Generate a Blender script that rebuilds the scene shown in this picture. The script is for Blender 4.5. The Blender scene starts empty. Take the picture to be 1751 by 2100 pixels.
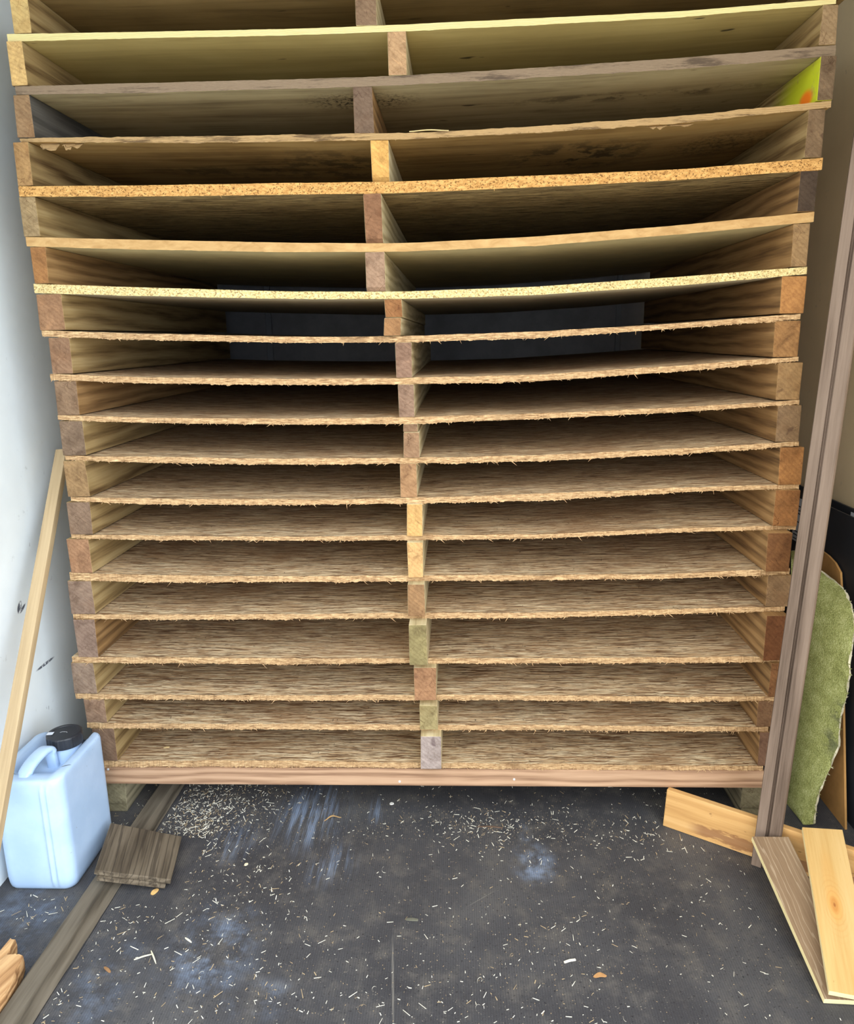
import bpy, bmesh, math, random
import numpy as np
from mathutils import Vector, Matrix
random.seed(7)
S = bpy.context.scene
COL = S.collection
PI = math.pi

# ------------------------------------------------------------------ camera
cam_d = bpy.data.cameras.new('camera')
cam_d.sensor_fit = 'HORIZONTAL'; cam_d.sensor_width = 36.0; cam_d.lens = 36.0 * 1555.0 / 1751.0
cam_d.clip_start = 0.02
cam = bpy.data.objects.new('camera', cam_d); COL.objects.link(cam)
CR = [[0.99906, -0.00872, -0.04249], [0.03944, -0.2252, 0.97351], [-0.01806, -0.97427, -0.22464]]
m4 = Matrix([[CR[i][0], -CR[i][1], -CR[i][2], (0, -2.08, 1.4677)[i]] for i in range(3)] + [[0, 0, 0, 1]])
cam.matrix_world = m4
S.camera = cam

# ------------------------------------------------------------------ light and exposure
SKY_BASE = (0.50, 0.74, 1.0)      # overcast daylight through the open front
SKY_LOBE = (0.94, 0.97, 1.0)      # brighter patch of cloud to the right
FILL_WARM = (1.0, 0.89, 0.73)      # warm glow added left of the opening to brighten the right side
WARM_DIR = Vector((-0.64, -0.74, 0.22)).normalized()
LOBE_DIR = Vector((0.80, -0.46, 0.40)).normalized()
SKY_STRENGTH, LOBE_STRENGTH, WARM_STRENGTH = 1.3, 4.0, 2.8
EXPOSURE = 0.30
w = bpy.data.worlds.new('daylight'); S.world = w; w.use_nodes = True
nt = w.node_tree; nt.nodes.clear()
tc = nt.nodes.new('ShaderNodeTexCoord')
dot = nt.nodes.new('ShaderNodeVectorMath'); dot.operation = 'DOT_PRODUCT'; dot.inputs[1].default_value = LOBE_DIR
nt.links.new(tc.outputs['Generated'], dot.inputs[0])
mr = nt.nodes.new('ShaderNodeMapRange'); mr.interpolation_type = 'SMOOTHSTEP'
mr.inputs[1].default_value = 0.35; mr.inputs[2].default_value = 1.0; mr.inputs[3].default_value = 0; mr.inputs[4].default_value = LOBE_STRENGTH
nt.links.new(dot.outputs['Value'], mr.inputs[0])
b1 = nt.nodes.new('ShaderNodeBackground'); b1.inputs[0].default_value = (*SKY_BASE, 1); b1.inputs[1].default_value = SKY_STRENGTH
b2 = nt.nodes.new('ShaderNodeBackground'); b2.inputs[0].default_value = (*SKY_LOBE, 1)
nt.links.new(mr.outputs[0], b2.inputs[1])
ad = nt.nodes.new('ShaderNodeAddShader'); nt.links.new(b1.outputs[0], ad.inputs[0]); nt.links.new(b2.outputs[0], ad.inputs[1])
dot2 = nt.nodes.new('ShaderNodeVectorMath'); dot2.operation = 'DOT_PRODUCT'; dot2.inputs[1].default_value = WARM_DIR
nt.links.new(tc.outputs['Generated'], dot2.inputs[0])
mr2 = nt.nodes.new('ShaderNodeMapRange'); mr2.interpolation_type = 'SMOOTHSTEP'
mr2.inputs[1].default_value = 0.35; mr2.inputs[2].default_value = 1.0; mr2.inputs[3].default_value = 0; mr2.inputs[4].default_value = WARM_STRENGTH
nt.links.new(dot2.outputs['Value'], mr2.inputs[0])
b3 = nt.nodes.new('ShaderNodeBackground'); b3.inputs[0].default_value = (*FILL_WARM, 1); nt.links.new(mr2.outputs[0], b3.inputs[1])
ad2 = nt.nodes.new('ShaderNodeAddShader'); nt.links.new(ad.outputs[0], ad2.inputs[0]); nt.links.new(b3.outputs[0], ad2.inputs[1])
ow = nt.nodes.new('ShaderNodeOutputWorld'); nt.links.new(ad2.outputs[0], ow.inputs[0])
S.view_settings.view_transform = 'Standard'; S.view_settings.look = 'None'
S.view_settings.exposure = EXPOSURE; S.view_settings.gamma = 1.0; S.view_settings.use_curve_mapping = False

# ------------------------------------------------------------------ material helper
def srgb(r, g, b):
    f = lambda c: ((c / 255 + 0.055) / 1.055) ** 2.4 if c > 10.3 else c / 255 / 12.92
    return (f(r), f(g), f(b), 1)

class Mat:
    def __init__(s, name, rough=0.8, spec=0.3):
        s.m = bpy.data.materials.new(name); s.m.use_nodes = True
        s.t = s.m.node_tree; s.n = s.t.nodes; s.n.clear()
        s.out = s.n.new('ShaderNodeOutputMaterial'); s.p = s.n.new('ShaderNodeBsdfPrincipled')
        s.t.links.new(s.p.outputs[0], s.out.inputs[0])
        s.p.inputs['Roughness'].default_value = rough; s.p.inputs['Specular IOR Level'].default_value = spec
        s.tc = s.n.new('ShaderNodeTexCoord'); s.oi = s.n.new('ShaderNodeObjectInfo')
    def put(s, v, sock):
        if v is None: return
        if hasattr(v, 'is_output'): s.t.links.new(v, sock)
        else:
            try: sock.default_value = v
            except Exception: sock.default_value = (v, v, v, 1) if sock.type == 'RGBA' else (v, v, v)
    def obj(s): return s.tc.outputs['Object']
    def rnd(s): return s.oi.outputs['Random']
    def vm(s, op, a, b):
        n = s.n.new('ShaderNodeVectorMath'); n.operation = op; s.put(a, n.inputs[0]); s.put(b, n.inputs[1]); return n.outputs[0]
    def vary(s, v, k=37.0):
        c = s.n.new('ShaderNodeCombineXYZ'); r = s.math('MULTIPLY', s.rnd(), k)
        for i in range(3): s.put(r, c.inputs[i])
        return s.vm('ADD', v, c.outputs[0])
    def map(s, v, scale=(1, 1, 1), rot=(0, 0, 0), loc=(0, 0, 0)):
        n = s.n.new('ShaderNodeMapping'); s.put(v, n.inputs[0]); n.inputs[1].default_value = loc
        n.inputs[2].default_value = rot; n.inputs[3].default_value = scale; return n.outputs[0]
    def noise(s, v, scale=5, detail=4, rough=0.55, dist=0.0):
        n = s.n.new('ShaderNodeTexNoise'); s.put(v, n.inputs['Vector']); n.inputs['Scale'].default_value = scale
        n.inputs['Detail'].default_value = detail; n.inputs['Roughness'].default_value = rough; n.inputs['Distortion'].default_value = dist
        return n.outputs['Fac']
    def vor(s, v, scale=5, out='Distance', rand=1.0):
        n = s.n.new('ShaderNodeTexVoronoi'); s.put(v, n.inputs['Vector']); n.inputs['Scale'].default_value = scale
        n.inputs['Randomness'].default_value = rand; return n.outputs[out]
    def wave(s, v, scale=5, kind='BANDS', dirn='X', dist=2.0, detail=2, dscale=1.0):
        n = s.n.new('ShaderNodeTexWave'); n.wave_type = kind; s.put(v, n.inputs['Vector'])
        if kind == 'BANDS': n.bands_direction = dirn
        else: n.rings_direction = dirn
        n.inputs['Scale'].default_value = scale; n.inputs['Distortion'].default_value = dist
        n.inputs['Detail'].default_value = detail; n.inputs['Detail Scale'].default_value = dscale
        return n.outputs['Fac']
    def ramp(s, f, stops, interp='LINEAR'):
        n = s.n.new('ShaderNodeValToRGB'); n.color_ramp.interpolation = interp; e = n.color_ramp.elements
        while len(e) < len(stops): e.new(0.5)
        for i, (p, c) in enumerate(stops):
            e[i].position = p; e[i].color = c if len(c) == 4 else (*c, 1)
        s.put(f, n.inputs[0]); return n.outputs[0]
    def mask(s, f, lo, hi):
        n = s.n.new('ShaderNodeMapRange'); n.interpolation_type = 'SMOOTHSTEP'; s.put(f, n.inputs[0])
        n.inputs[1].default_value = lo; n.inputs[2].default_value = hi; return n.outputs[0]
    def mix(s, f, a, b, mode='MIX'):
        n = s.n.new('ShaderNodeMix'); n.data_type = 'RGBA'; n.blend_type = mode; n.clamp_factor = True
        s.put(f, n.inputs[0]); s.put(a, n.inputs[6]); s.put(b, n.inputs[7]); return n.outputs[2]
    def math(s, op, a, b=0.0):
        n = s.n.new('ShaderNodeMath'); n.operation = op; s.put(a, n.inputs[0]); s.put(b, n.inputs[1]); return n.outputs[0]
    def ell(s, v, c, r, soft=0.5):      # mask of one ellipsoid at a fixed place on the thing
        d = s.map(v, (1 / r[0], 1 / r[1], 1 / r[2]), loc=tuple(-c[i] / r[i] for i in range(3)))
        n = s.n.new('ShaderNodeVectorMath'); n.operation = 'LENGTH'; s.put(d, n.inputs[0])
        return s.mask(n.outputs['Value'], 1.0, 1.0 - soft)
    def bump(s, h, strength=0.3, dist=0.002):
        n = s.n.new('ShaderNodeBump'); n.inputs['Strength'].default_value = strength; n.inputs['Distance'].default_value = dist
        s.put(h, n.inputs['Height']); s.t.links.new(n.outputs[0], s.p.inputs['Normal'])
    def done(s, color, rough=None):
        s.put(color, s.p.inputs['Base Color'])
        if rough is not None: s.put(rough, s.p.inputs['Roughness'])
        return s.m

AX = {'X': 0, 'Y': 1, 'Z': 2}
def wood(name, dark, mid, light, axis='X', ring=9.0, fine=1.0, rough=0.75, tint=False, bumpy=0.25, contrast=1.0, extra=None):
    M = Mat(name, rough)
    v = M.vary(M.obj()) if tint else M.obj()
    sc = [1.0, 1.0, 1.0]; sc[AX[axis]] = 0.10
    st = M.map(v, tuple(sc))
    warp = M.noise(st, 6, 3, 0.5, 0.4)
    rings = M.wave(st, ring, 'BANDS', 'Z' if axis != 'Z' else 'X', 9.0, 3, 1.4)
    sc2 = [60.0, 60.0, 60.0]; sc2[AX[axis]] = 2.2
    fib = M.noise(M.map(v, tuple(sc2)), fine * 3.0, 3, 0.6)
    f = M.math('ADD', M.math('MULTIPLY', rings, 0.45 * contrast), M.math('MULTIPLY', fib, 0.55))
    f = M.math('ADD', f, M.math('MULTIPLY', M.math('SUBTRACT', warp, 0.5), 0.7))
    c = M.ramp(f, [(0.12, dark), (0.45, mid), (0.8, light)])
    if tint: c = M.mix(1.0, c, M.oi.outputs['Color'], 'MULTIPLY')
    if extra: c = extra(M, c)
    M.bump(f, bumpy, 0.0015)
    return M.done(c)

# ------------------------------------------------------------------ mesh helper
def link(name, me, mats, parent=None):
    o = bpy.data.objects.new(name, me); COL.objects.link(o)
    for m in (mats if isinstance(mats, (list, tuple)) else [mats]): me.materials.append(m)
    if parent is not None: o.parent = parent
    return o
def from_bm(name, bm, mats, parent=None, smooth=False):
    bmesh.ops.recalc_face_normals(bm, faces=bm.faces[:])
    me = bpy.data.meshes.new(name); bm.to_mesh(me); bm.free()
    if smooth:
        for p in me.polygons: p.use_smooth = True
    return link(name, me, mats, parent)
def from_py(name, vs, fs, mats, parent=None, idx=None, smooth=False):
    me = bpy.data.meshes.new(name); me.from_pydata([tuple(v) for v in vs], [], fs); me.update()
    if idx: me.polygons.foreach_set('material_index', idx)
    if smooth:
        for p in me.polygons: p.use_smooth = True
    return link(name, me, mats, parent)
def tag(o, label, cat, group=None, kind=None):
    o['label'] = label; o['category'] = cat
    if group: o['group'] = group
    if kind: o['kind'] = kind
    return o
def struct(o): o['kind'] = 'structure'; return o
def empty(name, loc, label, cat):
    o = bpy.data.objects.new(name, None); COL.objects.link(o); o.location = loc; o.empty_display_size = 0.1
    return tag(o, label, cat)
def box_bm(lo, hi, bev=0.0, seg=2, bm=None):
    bm = bm or bmesh.new()
    g = bmesh.ops.create_cube(bm, size=1.0)
    for v in g['verts']:
        v.co = Vector([lo[i] + (v.co[i] + 0.5) * (hi[i] - lo[i]) for i in range(3)])
    if bev > 0:
        es = list({e for v in g['verts'] for e in v.link_edges})
        bmesh.ops.bevel(bm, geom=es, offset=bev, segments=seg, profile=0.5, affect='EDGES')
    return bm
def hex_bm(c8, bev=0.0, cuts=0):
    """a board given by 8 corners: bottom ring of four then top ring of four"""
    bm = bmesh.new(); v = [bm.verts.new(p) for p in c8]
    for f in ((0, 1, 2, 3), (4, 5, 6, 7), (0, 1, 5, 4), (1, 2, 6, 5), (2, 3, 7, 6), (3, 0, 4, 7)):
        bm.faces.new([v[i] for i in f])
    bmesh.ops.recalc_face_normals(bm, faces=bm.faces[:])
    if bev > 0: bmesh.ops.bevel(bm, geom=bm.edges[:], offset=bev, segments=2, profile=0.5, affect='EDGES')
    return bm
def local_frame(o, origin, xdir, ydir):
    """give a mesh (built in world space) its own axes so that its grain runs along it"""
    x = Vector(xdir).normalized(); z = x.cross(Vector(ydir)).normalized(); y = z.cross(x)
    M = Matrix(((x.x, y.x, z.x, origin[0]), (x.y, y.y, z.y, origin[1]), (x.z, y.z, z.z, origin[2]), (0, 0, 0, 1)))
    o.data.transform(M.inverted()); o.matrix_world = M
    return o
def bent_noise(n, amp, rough=0.6, seed=0):
    r = np.random.RandomState(seed); t = np.linspace(0, 1, n); out = np.zeros(n)
    for k, a in ((6, .5), (17, .45), (45, .5), (110, .5), (220, .35)):
        p = r.randn(k + 2); out += a * np.interp(t, np.linspace(0, 1, k + 2), p)
    return out * amp

# ------------------------------------------------------------------ setting materials
def mat_floor():
    M = Mat('floor_dark_ribbed', 0.62, 0.35); v = M.obj()
    big = M.noise(v, 2.2, 5, 0.6, 0.5); mid = M.noise(v, 14, 5, 0.65)
    c = M.ramp(big, [(0.3, srgb(56, 55, 58)), (0.55, srgb(74, 73, 75)), (0.75, srgb(94, 92, 91))])
    c = M.mix(M.mask(mid, 0.45, 0.75), c, srgb(96, 92, 88))
    grit = M.noise(v, 420, 2, 0.5); c = M.mix(M.mask(grit, 0.6, 0.8), c, srgb(120, 118, 116))
    c = M.mix(M.mask(M.noise(v, 160, 2, 0.5), 0.6, 0.75), c, srgb(36, 35, 38))
    streak = M.noise(M.map(v, (60, 4, 1), (0, 0, 0.12)), 1.0, 4, 0.7)
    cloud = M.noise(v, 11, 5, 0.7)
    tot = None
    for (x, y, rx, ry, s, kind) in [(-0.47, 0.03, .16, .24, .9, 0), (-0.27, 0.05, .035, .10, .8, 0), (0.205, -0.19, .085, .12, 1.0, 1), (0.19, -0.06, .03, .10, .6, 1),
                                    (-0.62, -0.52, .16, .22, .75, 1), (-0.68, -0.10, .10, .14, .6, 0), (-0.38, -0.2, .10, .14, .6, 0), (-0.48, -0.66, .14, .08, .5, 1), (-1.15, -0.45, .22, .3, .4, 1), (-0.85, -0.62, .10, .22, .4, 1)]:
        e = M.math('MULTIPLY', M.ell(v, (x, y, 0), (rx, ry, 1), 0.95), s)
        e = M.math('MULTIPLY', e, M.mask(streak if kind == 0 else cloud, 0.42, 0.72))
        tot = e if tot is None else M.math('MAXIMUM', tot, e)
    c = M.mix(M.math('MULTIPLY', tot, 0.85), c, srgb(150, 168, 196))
    # two long scratches
    for (x, y, rx, ry, r) in [(-0.165, -0.60, .0035, .16, -.09), (0.05, -0.33, .0016, .06, .9)]:
        d = M.map(v, (1, 1, 1), (0, 0, r), (0, 0, 0)); cr = Matrix.Rotation(r, 3, 'Z') @ Vector((x, y, 0))
        c = M.mix(M.math('MULTIPLY', M.ell(d, cr, (rx, ry, 1), 0.5), .55), c, srgb(135, 130, 122))
    rib = M.wave(M.map(v, (1, 1, 1)), 52.0, 'BANDS', 'X', 0.6, 1, 0.5)
    c = M.mix(M.math('MULTIPLY', M.mask(rib, 0.75, 0.2), 0.22), c, srgb(38, 37, 40))
    h = M.math('ADD', M.math('MULTIPLY', rib, 0.5), M.math('MULTIPLY', grit, 0.6))
    M.bump(h, 0.5, 0.0012)
    return M.done(c)
def mat_wall(name, base, marks=()):
    M = Mat(name, 0.55, 0.3); v = M.obj()
    n = M.noise(v, 2.5, 4, 0.6); c = M.mix(M.mask(n, 0.35, 0.7), base, tuple(0.9 * b for b in base[:3]) + (1,))
    c = M.mix(M.math('MULTIPLY', M.mask(M.noise(v, 22, 5, 0.7), 0.64, 0.74), 0.25), c, srgb(120, 120, 115))
    c = M.mix(M.math('MULTIPLY', M.mask(M.noise(M.map(v, (30, 30, 12)), 1.0, 3, 0.6), 0.73, 0.77), 0.5), c, srgb(70, 72, 80))
    for (ctr, r, rot, k) in marks:
        d = M.map(v, (1, 1, 1), (rot, 0, 0)); cr = Matrix.Rotation(rot, 3, 'X') @ Vector(ctr)
        e = M.math('MULTIPLY', M.ell(d, cr, r, 0.4), M.mask(M.noise(v, 60, 3, 0.6), 0.32, 0.5))
        c = M.mix(M.math('MULTIPLY', e, k), c, srgb(40, 42, 62))
    M.bump(M.noise(v, 9, 4, 0.6), 0.12, 0.01)
    return M.done(c)
def mat_plain(name, col, rough=0.7, spec=0.3, var=0.15, scale=8):
    M = Mat(name, rough, spec); n = M.noise(M.obj(), scale, 5, 0.65)
    c = M.mix(M.mask(n, 0.3, 0.7), tuple(x * (1 - var) for x in col[:3]) + (1,), tuple(min(1, x * (1 + var)) for x in col[:3]) + (1,))
    M.bump(n, 0.08, 0.004); return M.done(c)

FLOOR = mat_floor()
WL = mat_wall('white_wall_paint', srgb(236, 242, 244), [((-1.285, -0.034, .721), (.05, .012, .022), 0.6, .9), ((-1.285, -0.02, .712), (.05, .022, .006), -0.5, .9), ((-1.285, 0.055, .503), (.05, .060, .006), 0.0, .9)])
WR = mat_wall('cream_wall_paint', srgb(230, 210, 172))
WB = mat_plain('back_wall_panel', srgb(128, 128, 134), 0.45, 0.4)
TRIMB = mat_plain('back_wall_strip', srgb(120, 124, 132), 0.4, 0.5)
CEIL = mat_plain('ceiling_board', srgb(205, 200, 188))
GROUND = mat_plain('outside_concrete', srgb(206, 198, 184))

# ------------------------------------------------------------------ the room shell
XL, XR, YB, YF, ZC = -1.285, 1.285, 1.62, -1.15, 2.75
struct(from_bm('floor', box_bm((XL - .1, YF, -.08), (XR + .1, YB + .1, 0)), FLOOR))
struct(from_bm('wall_left', box_bm((XL - .06, YF, 0), (XL, YB + .06, ZC)), WL))
struct(from_bm('wall_right', box_bm((XR, YF, 0), (XR + .06, YB + .06, ZC)), WR))
struct(from_bm('wall_back', box_bm((XL, YB, 0), (XR, YB + .06, ZC)), WB))
struct(from_bm('ceiling', box_bm((XL - .06, YF, ZC), (XR + .06, YB + .06, ZC + .06)), CEIL))
for i, (x0, x1) in enumerate(((-.915, -.885), (.74, .765))):
    struct(from_bm('trim_%d' % (i + 1), box_bm((x0, YB - .012, 0.01), (x1, YB - .0005, ZC - .01), .003), TRIMB))
struct(from_bm('ground_outside', box_bm((-14, -16, -.2), (14, YF - .002, -.02)), GROUND))

# ------------------------------------------------------------------ rack materials
def mat_osb(name, dark, mid, light, pale):
    M = Mat(name, 0.8, 0.25); v = M.vary(M.obj(), 91.0)
    def strands(rot, sx, sy, seed, detail=2):
        return M.noise(M.map(v, (sx, sy, sy * .5), (0, 0, rot), (seed, seed * 2, seed)), 1.0, detail, 0.55, 0.5)
    base = M.noise(M.map(v, (5, 40, 20)), 1.0, 4, .6, .6)
    c = M.ramp(base, [(.33, dark), (.47, mid), (.62, light)])
    hs = None
    for (rot, sx, sy, seed, lo, hi, k, col) in [(.55, 9, 90, 3, .51, .56, .85, mid), (-.65, 9, 80, 9, .53, .58, .85, light), (.12, 8, 120, 17, .53, .58, .85, light), (-.15, 9, 110, 23, .54, .59, .8, dark), (.9, 11, 110, 31, .57, .62, .7, dark),
                                               (.3, 12, 210, 41, .57, .62, .9, pale), (-.35, 12, 230, 47, .58, .63, .85, pale), (.02, 10, 260, 53, .57, .62, .85, pale), (-.05, 14, 300, 59, .58, .63, .85, dark)]:
        m = M.math('MULTIPLY', M.mask(strands(rot, sx, sy, seed), lo, hi), k); c = M.mix(m, c, col)
        hs = m if hs is None else M.math('ADD', hs, m)
    big = M.noise(v, 3.0, 3, 0.6); c = M.mix(M.math('MULTIPLY', M.mask(big, 0.48, 0.72), 0.5), c, tuple(x * y for x, y in zip(mid[:3], (.78, .68, .58))) + (1,))
    tick = M.noise(M.map(v, (40, 150, 150), (0, 0, 0.9)), 1.0, 2, 0.5); c = M.mix(M.math('MULTIPLY', M.mask(tick, 0.70, 0.75), .8), c, srgb(52, 40, 30))
    tick2 = M.noise(M.map(v, (150, 38, 150), (0, 0, 0.5), (3, 3, 3)), 1.0, 2, 0.5); c = M.mix(M.math('MULTIPLY', M.mask(tick2, 0.71, 0.75), .7), c, srgb(64, 50, 38))
    M.bump(hs, 0.5, 0.0015); return M.done(c)
def mat_edge(name, dark, mid, light, sx=60, sz=400, speck=0.0):
    M = Mat(name, 0.85, 0.2); v = M.vary(M.obj(), 53.0)
    f = M.noise(M.map(v, (sx, sx, sz)), 1.0, 4, 0.65, 0.6)
    c = M.ramp(f, [(0.30, dark), (0.47, mid), (0.68, light)])
    n = M.noise(v, 5, 4, 0.7); c = M.mix(M.math('MULTIPLY', M.mask(n, 0.56, 0.72), 0.6), c, dark)
    if speck: c = M.mix(M.math('MULTIPLY', M.mask(M.noise(M.map(v, (1, 1, 1.3)), 230, 2, 0.5), 0.56, 0.66), speck), c, srgb(92, 58, 26))
    M.bump(f, 0.6, 0.002); return M.done(c)
def mat_ply(name, dark, mid, light, spots=()):
    M = Mat(name, 0.75, 0.25); v = M.obj()
    f = M.noise(M.map(v, (1.2, 14, 14)), 1.6, 5, 0.65, 0.7); g = M.noise(v, 2.6, 4, 0.6, 0.4)
    c = M.ramp(M.math('ADD', M.math('MULTIPLY', f, .6), M.math('MULTIPLY', g, .4)), [(0.32, dark), (0.5, mid), (0.7, light)])
    for (x, y, rx, ry, k, thr) in spots:
        e = M.math('MULTIPLY', M.ell(v, (x, y, 0), (rx, ry, 50), .8), M.mask(M.noise(v, 75 if thr else 14, 4, .7), .48, .6))
        c = M.mix(M.math('MULTIPLY', e, k), c, srgb(48, 40, 30))
    sp = M.noise(M.map(v, (8, 22, 1)), 1.0, 2, .5); c = M.mix(M.math('MULTIPLY', M.mask(sp, .73, .77), .85), c, srgb(46, 34, 24))
    M.bump(f, 0.15, 0.001); return M.done(c)
def mat_plyedge(name, dark, light, n=3.0, speck=.5):
    M = Mat(name, 0.8, 0.25); v = M.vary(M.obj(), 11.0)
    lay = M.wave(M.map(v, (0.15, 1, 1)), 55.0 * n, 'BANDS', 'Z', 1.5, 2, 2.0)
    c = M.mix(M.mask(lay, .35, .65), dark, light)
    b = M.noise(M.map(v, (6, 30, 60)), 1.0, 5, .7); c = M.mix(M.math('MULTIPLY', M.mask(b, .5, .66), speck), c, tuple(x * .45 for x in dark[:3]) + (1,))
    M.bump(b, .4, .0015); return M.done(c)
OSB = mat_osb('osb_face', srgb(100, 70, 45), srgb(164, 131, 96), srgb(196, 164, 124), srgb(230, 208, 170))
OSB2 = mat_osb('osb_face_dark', srgb(74, 58, 36), srgb(118, 96, 62), srgb(156, 132, 92), srgb(186, 162, 116))
OSBE = mat_edge('osb_edge', srgb(104, 76, 50), srgb(166, 132, 94), srgb(206, 176, 132), 45, 330)
OSBT = mat_edge('osb_thick_edge', srgb(146, 104, 54), srgb(182, 136, 78), srgb(208, 164, 100), 70, 160, .85)
CHIPE = mat_edge('chipboard_edge', srgb(150, 126, 76), srgb(196, 174, 120), srgb(226, 208, 158), 160, 260, .75)
CHIPF = mat_plain('chipboard_face', srgb(196, 186, 160), .6, .3, .08)
MDFE = mat_edge('fibreboard_edge', srgb(158, 122, 76), srgb(174, 138, 90), srgb(188, 154, 104), 20, 60)
MDFF = mat_plain('fibreboard_face', srgb(196, 178, 134), .6, .3, .10)
PLYD = mat_ply('ply_dark_face', srgb(112, 92, 60), srgb(150, 126, 84), srgb(176, 150, 104))
PLYP = mat_ply('ply_pale_face', srgb(170, 148, 92), srgb(190, 168, 108), srgb(206, 186, 126))
PLYG = mat_ply('ply_grey_face', srgb(128, 114, 86), srgb(176, 162, 126), srgb(196, 184, 146), [(-.25, .12, .20, .10, 1.0, 1), (.5, .2, .5, .06, .6, 0), (.75, .35, .3, .05, .6, 0)])
PLYT = mat_ply('ply_torn_face', srgb(120, 88, 46), srgb(176, 142, 88), srgb(200, 168, 112), [(-.35, .3, .3, .3, .6, 0), (.35, .3, .3, .25, .8, 0), (.75, .3, .2, .2, .7, 1), (-.7, .35, .3, .12, .5, 0)])
PLYPE = mat_plyedge('ply_pale_edge', srgb(190, 170, 112), srgb(228, 212, 154), 2.0, .12)
PLYGE = mat_plyedge('ply_grey_edge', srgb(96, 78, 62), srgb(146, 126, 102), 3.2, .8)
PLYTE = mat_plyedge('ply_torn_edge', srgb(122, 94, 62), srgb(188, 156, 108), 2.6, .9)
KINDS = {'ply_dark': (PLYD, PLYGE), 'ply_pale': (PLYP, PLYPE), 'ply_grey': (PLYG, PLYGE), 'ply_torn': (PLYT, PLYTE), 'osb_thick': (OSB2, OSBT),
         'mdf': (MDFF, MDFE), 'chip': (CHIPF, CHIPE), 'osb': (OSB, OSBE)}
ROUGH = {'ply_dark': .0006, 'ply_pale': .0005, 'ply_grey': .0008, 'ply_torn': .0016, 'osb_thick': .0008, 'mdf': .0007, 'chip': .0006, 'osb': .0022}
SHELF_LABEL = {'ply_dark': 'dark plywood shelf at the very top', 'ply_pale': 'pale yellow plywood shelf with a clean edge', 'ply_grey': 'weathered grey plywood shelf with mould specks below',
               'ply_torn': 'stained plywood shelf with a torn splintered edge', 'osb_thick': 'thick orange strand board shelf', 'mdf': 'smooth tan fibreboard shelf', 'chip': 'pale speckled chipboard shelf'}

def mat_endgrain():
    M = Mat('spacer_end_grain', 0.85, 0.2); v = M.vary(M.obj(), 29.0)
    ring = M.wave(M.map(v, (1, 0.02, 1)), 30, 'RINGS', 'Y', 5.0, 3, 5.0)
    blot = M.noise(v, 26, 6, .72, .5); saw = M.noise(M.map(M.map(v, (1, 1, 1), (0, .9, 0)), (260, 10, 26)), 1.0, 3, .6)
    big = M.noise(v, 9, 3, .6)
    c = M.ramp(blot, [(0.30, (.46, .42, .39)), (.46, (.80, .78, .76)), (.60, (1.0, .99, .97)), (.74, (1.28, 1.22, 1.12))])
    c = M.mix(M.math('MULTIPLY', M.mask(ring, .6, .95), .30), c, (.50, .42, .36, 1))
    c = M.mix(M.math('MULTIPLY', M.mask(saw, .60, .72), .40), c, (1.5, 1.42, 1.3, 1))
    crk = M.n.new('ShaderNodeTexVoronoi'); crk.feature = 'DISTANCE_TO_EDGE'; crk.inputs['Scale'].default_value = 26
    M.put(M.vm('ADD', v, M.vm('MULTIPLY', M.comb(M.noise(v, 40, 3, .6)), (.02, .02, .02))), crk.inputs['Vector'])
    cm = M.math('MULTIPLY', M.mask(crk.outputs['Distance'], .018, .004), M.mask(M.noise(v, 22, 2, .5), .52, .62))
    c = M.mix(M.math('MULTIPLY', cm, .7), c, (.30, .22, .17, 1))
    c = M.mix(M.math('MULTIPLY', M.mask(big, .55, .7), .45), c, (.72, .60, .50, 1))
    kn = M.math('MULTIPLY', M.mask(M.noise(v, 17, 2, .5, .3), .68, .73), .65); c = M.mix(kn, c, (.32, .26, .28, 1))
    c = M.mix(1.0, c, M.oi.outputs['Color'], 'MULTIPLY')
    M.bump(M.math('ADD', blot, M.math('MULTIPLY', saw, .5)), .6, .002); return M.done(c)
def comb(s, f):
    n = s.n.new('ShaderNodeCombineXYZ'); [s.put(f, n.inputs[i]) for i in range(3)]; return n.outputs[0]
Mat.comb = comb
ENDG = mat_endgrain()
SIDE_Y = wood('spacer_side_yellow', srgb(92, 68, 38), srgb(156, 130, 86), srgb(184, 160, 114), 'Y', 7, 1, tint=False, contrast=.75)
SIDE_B = wood('spacer_side_brown', srgb(84, 60, 36), srgb(140, 106, 66), srgb(172, 136, 90), 'Y', 9, 1, contrast=.75)
SIDE_G = wood('spacer_side_grey', srgb(62, 60, 56), srgb(94, 90, 84), srgb(120, 116, 108), 'Y', 8, 1, contrast=.6)
SIDE_P = wood('spacer_side_pale', srgb(156, 136, 98), srgb(198, 180, 138), srgb(216, 202, 164), 'Y', 10, 1, contrast=.9)
def painted(M, c):
    v = M.obj(); n = M.noise(v, 20, 3, .6)
    a = M.math('MULTIPLY', M.ell(v, (.885, .05, 2.06), (.1, .27, .10), .7), M.mask(n, .25, .45))
    c = M.mix(a, c, srgb(196, 206, 40))
    return M.mix(M.ell(v, (.885, .065, 2.035), (.1, .05, .030), .6), c, srgb(246, 132, 30))
SIDE_PAINT = wood('spacer_side_painted', srgb(104, 78, 40), srgb(160, 134, 86), srgb(190, 166, 116), 'Y', 14, 1, extra=painted)
BEAM = wood('base_beam_wood', srgb(118, 86, 64), srgb(164, 130, 102), srgb(186, 152, 122), 'X', 12, 1, contrast=.9)
FOOTM = wood('foot_wood', srgb(92, 84, 66), srgb(140, 130, 104), srgb(164, 152, 124), 'Y', 10, 1)

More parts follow.
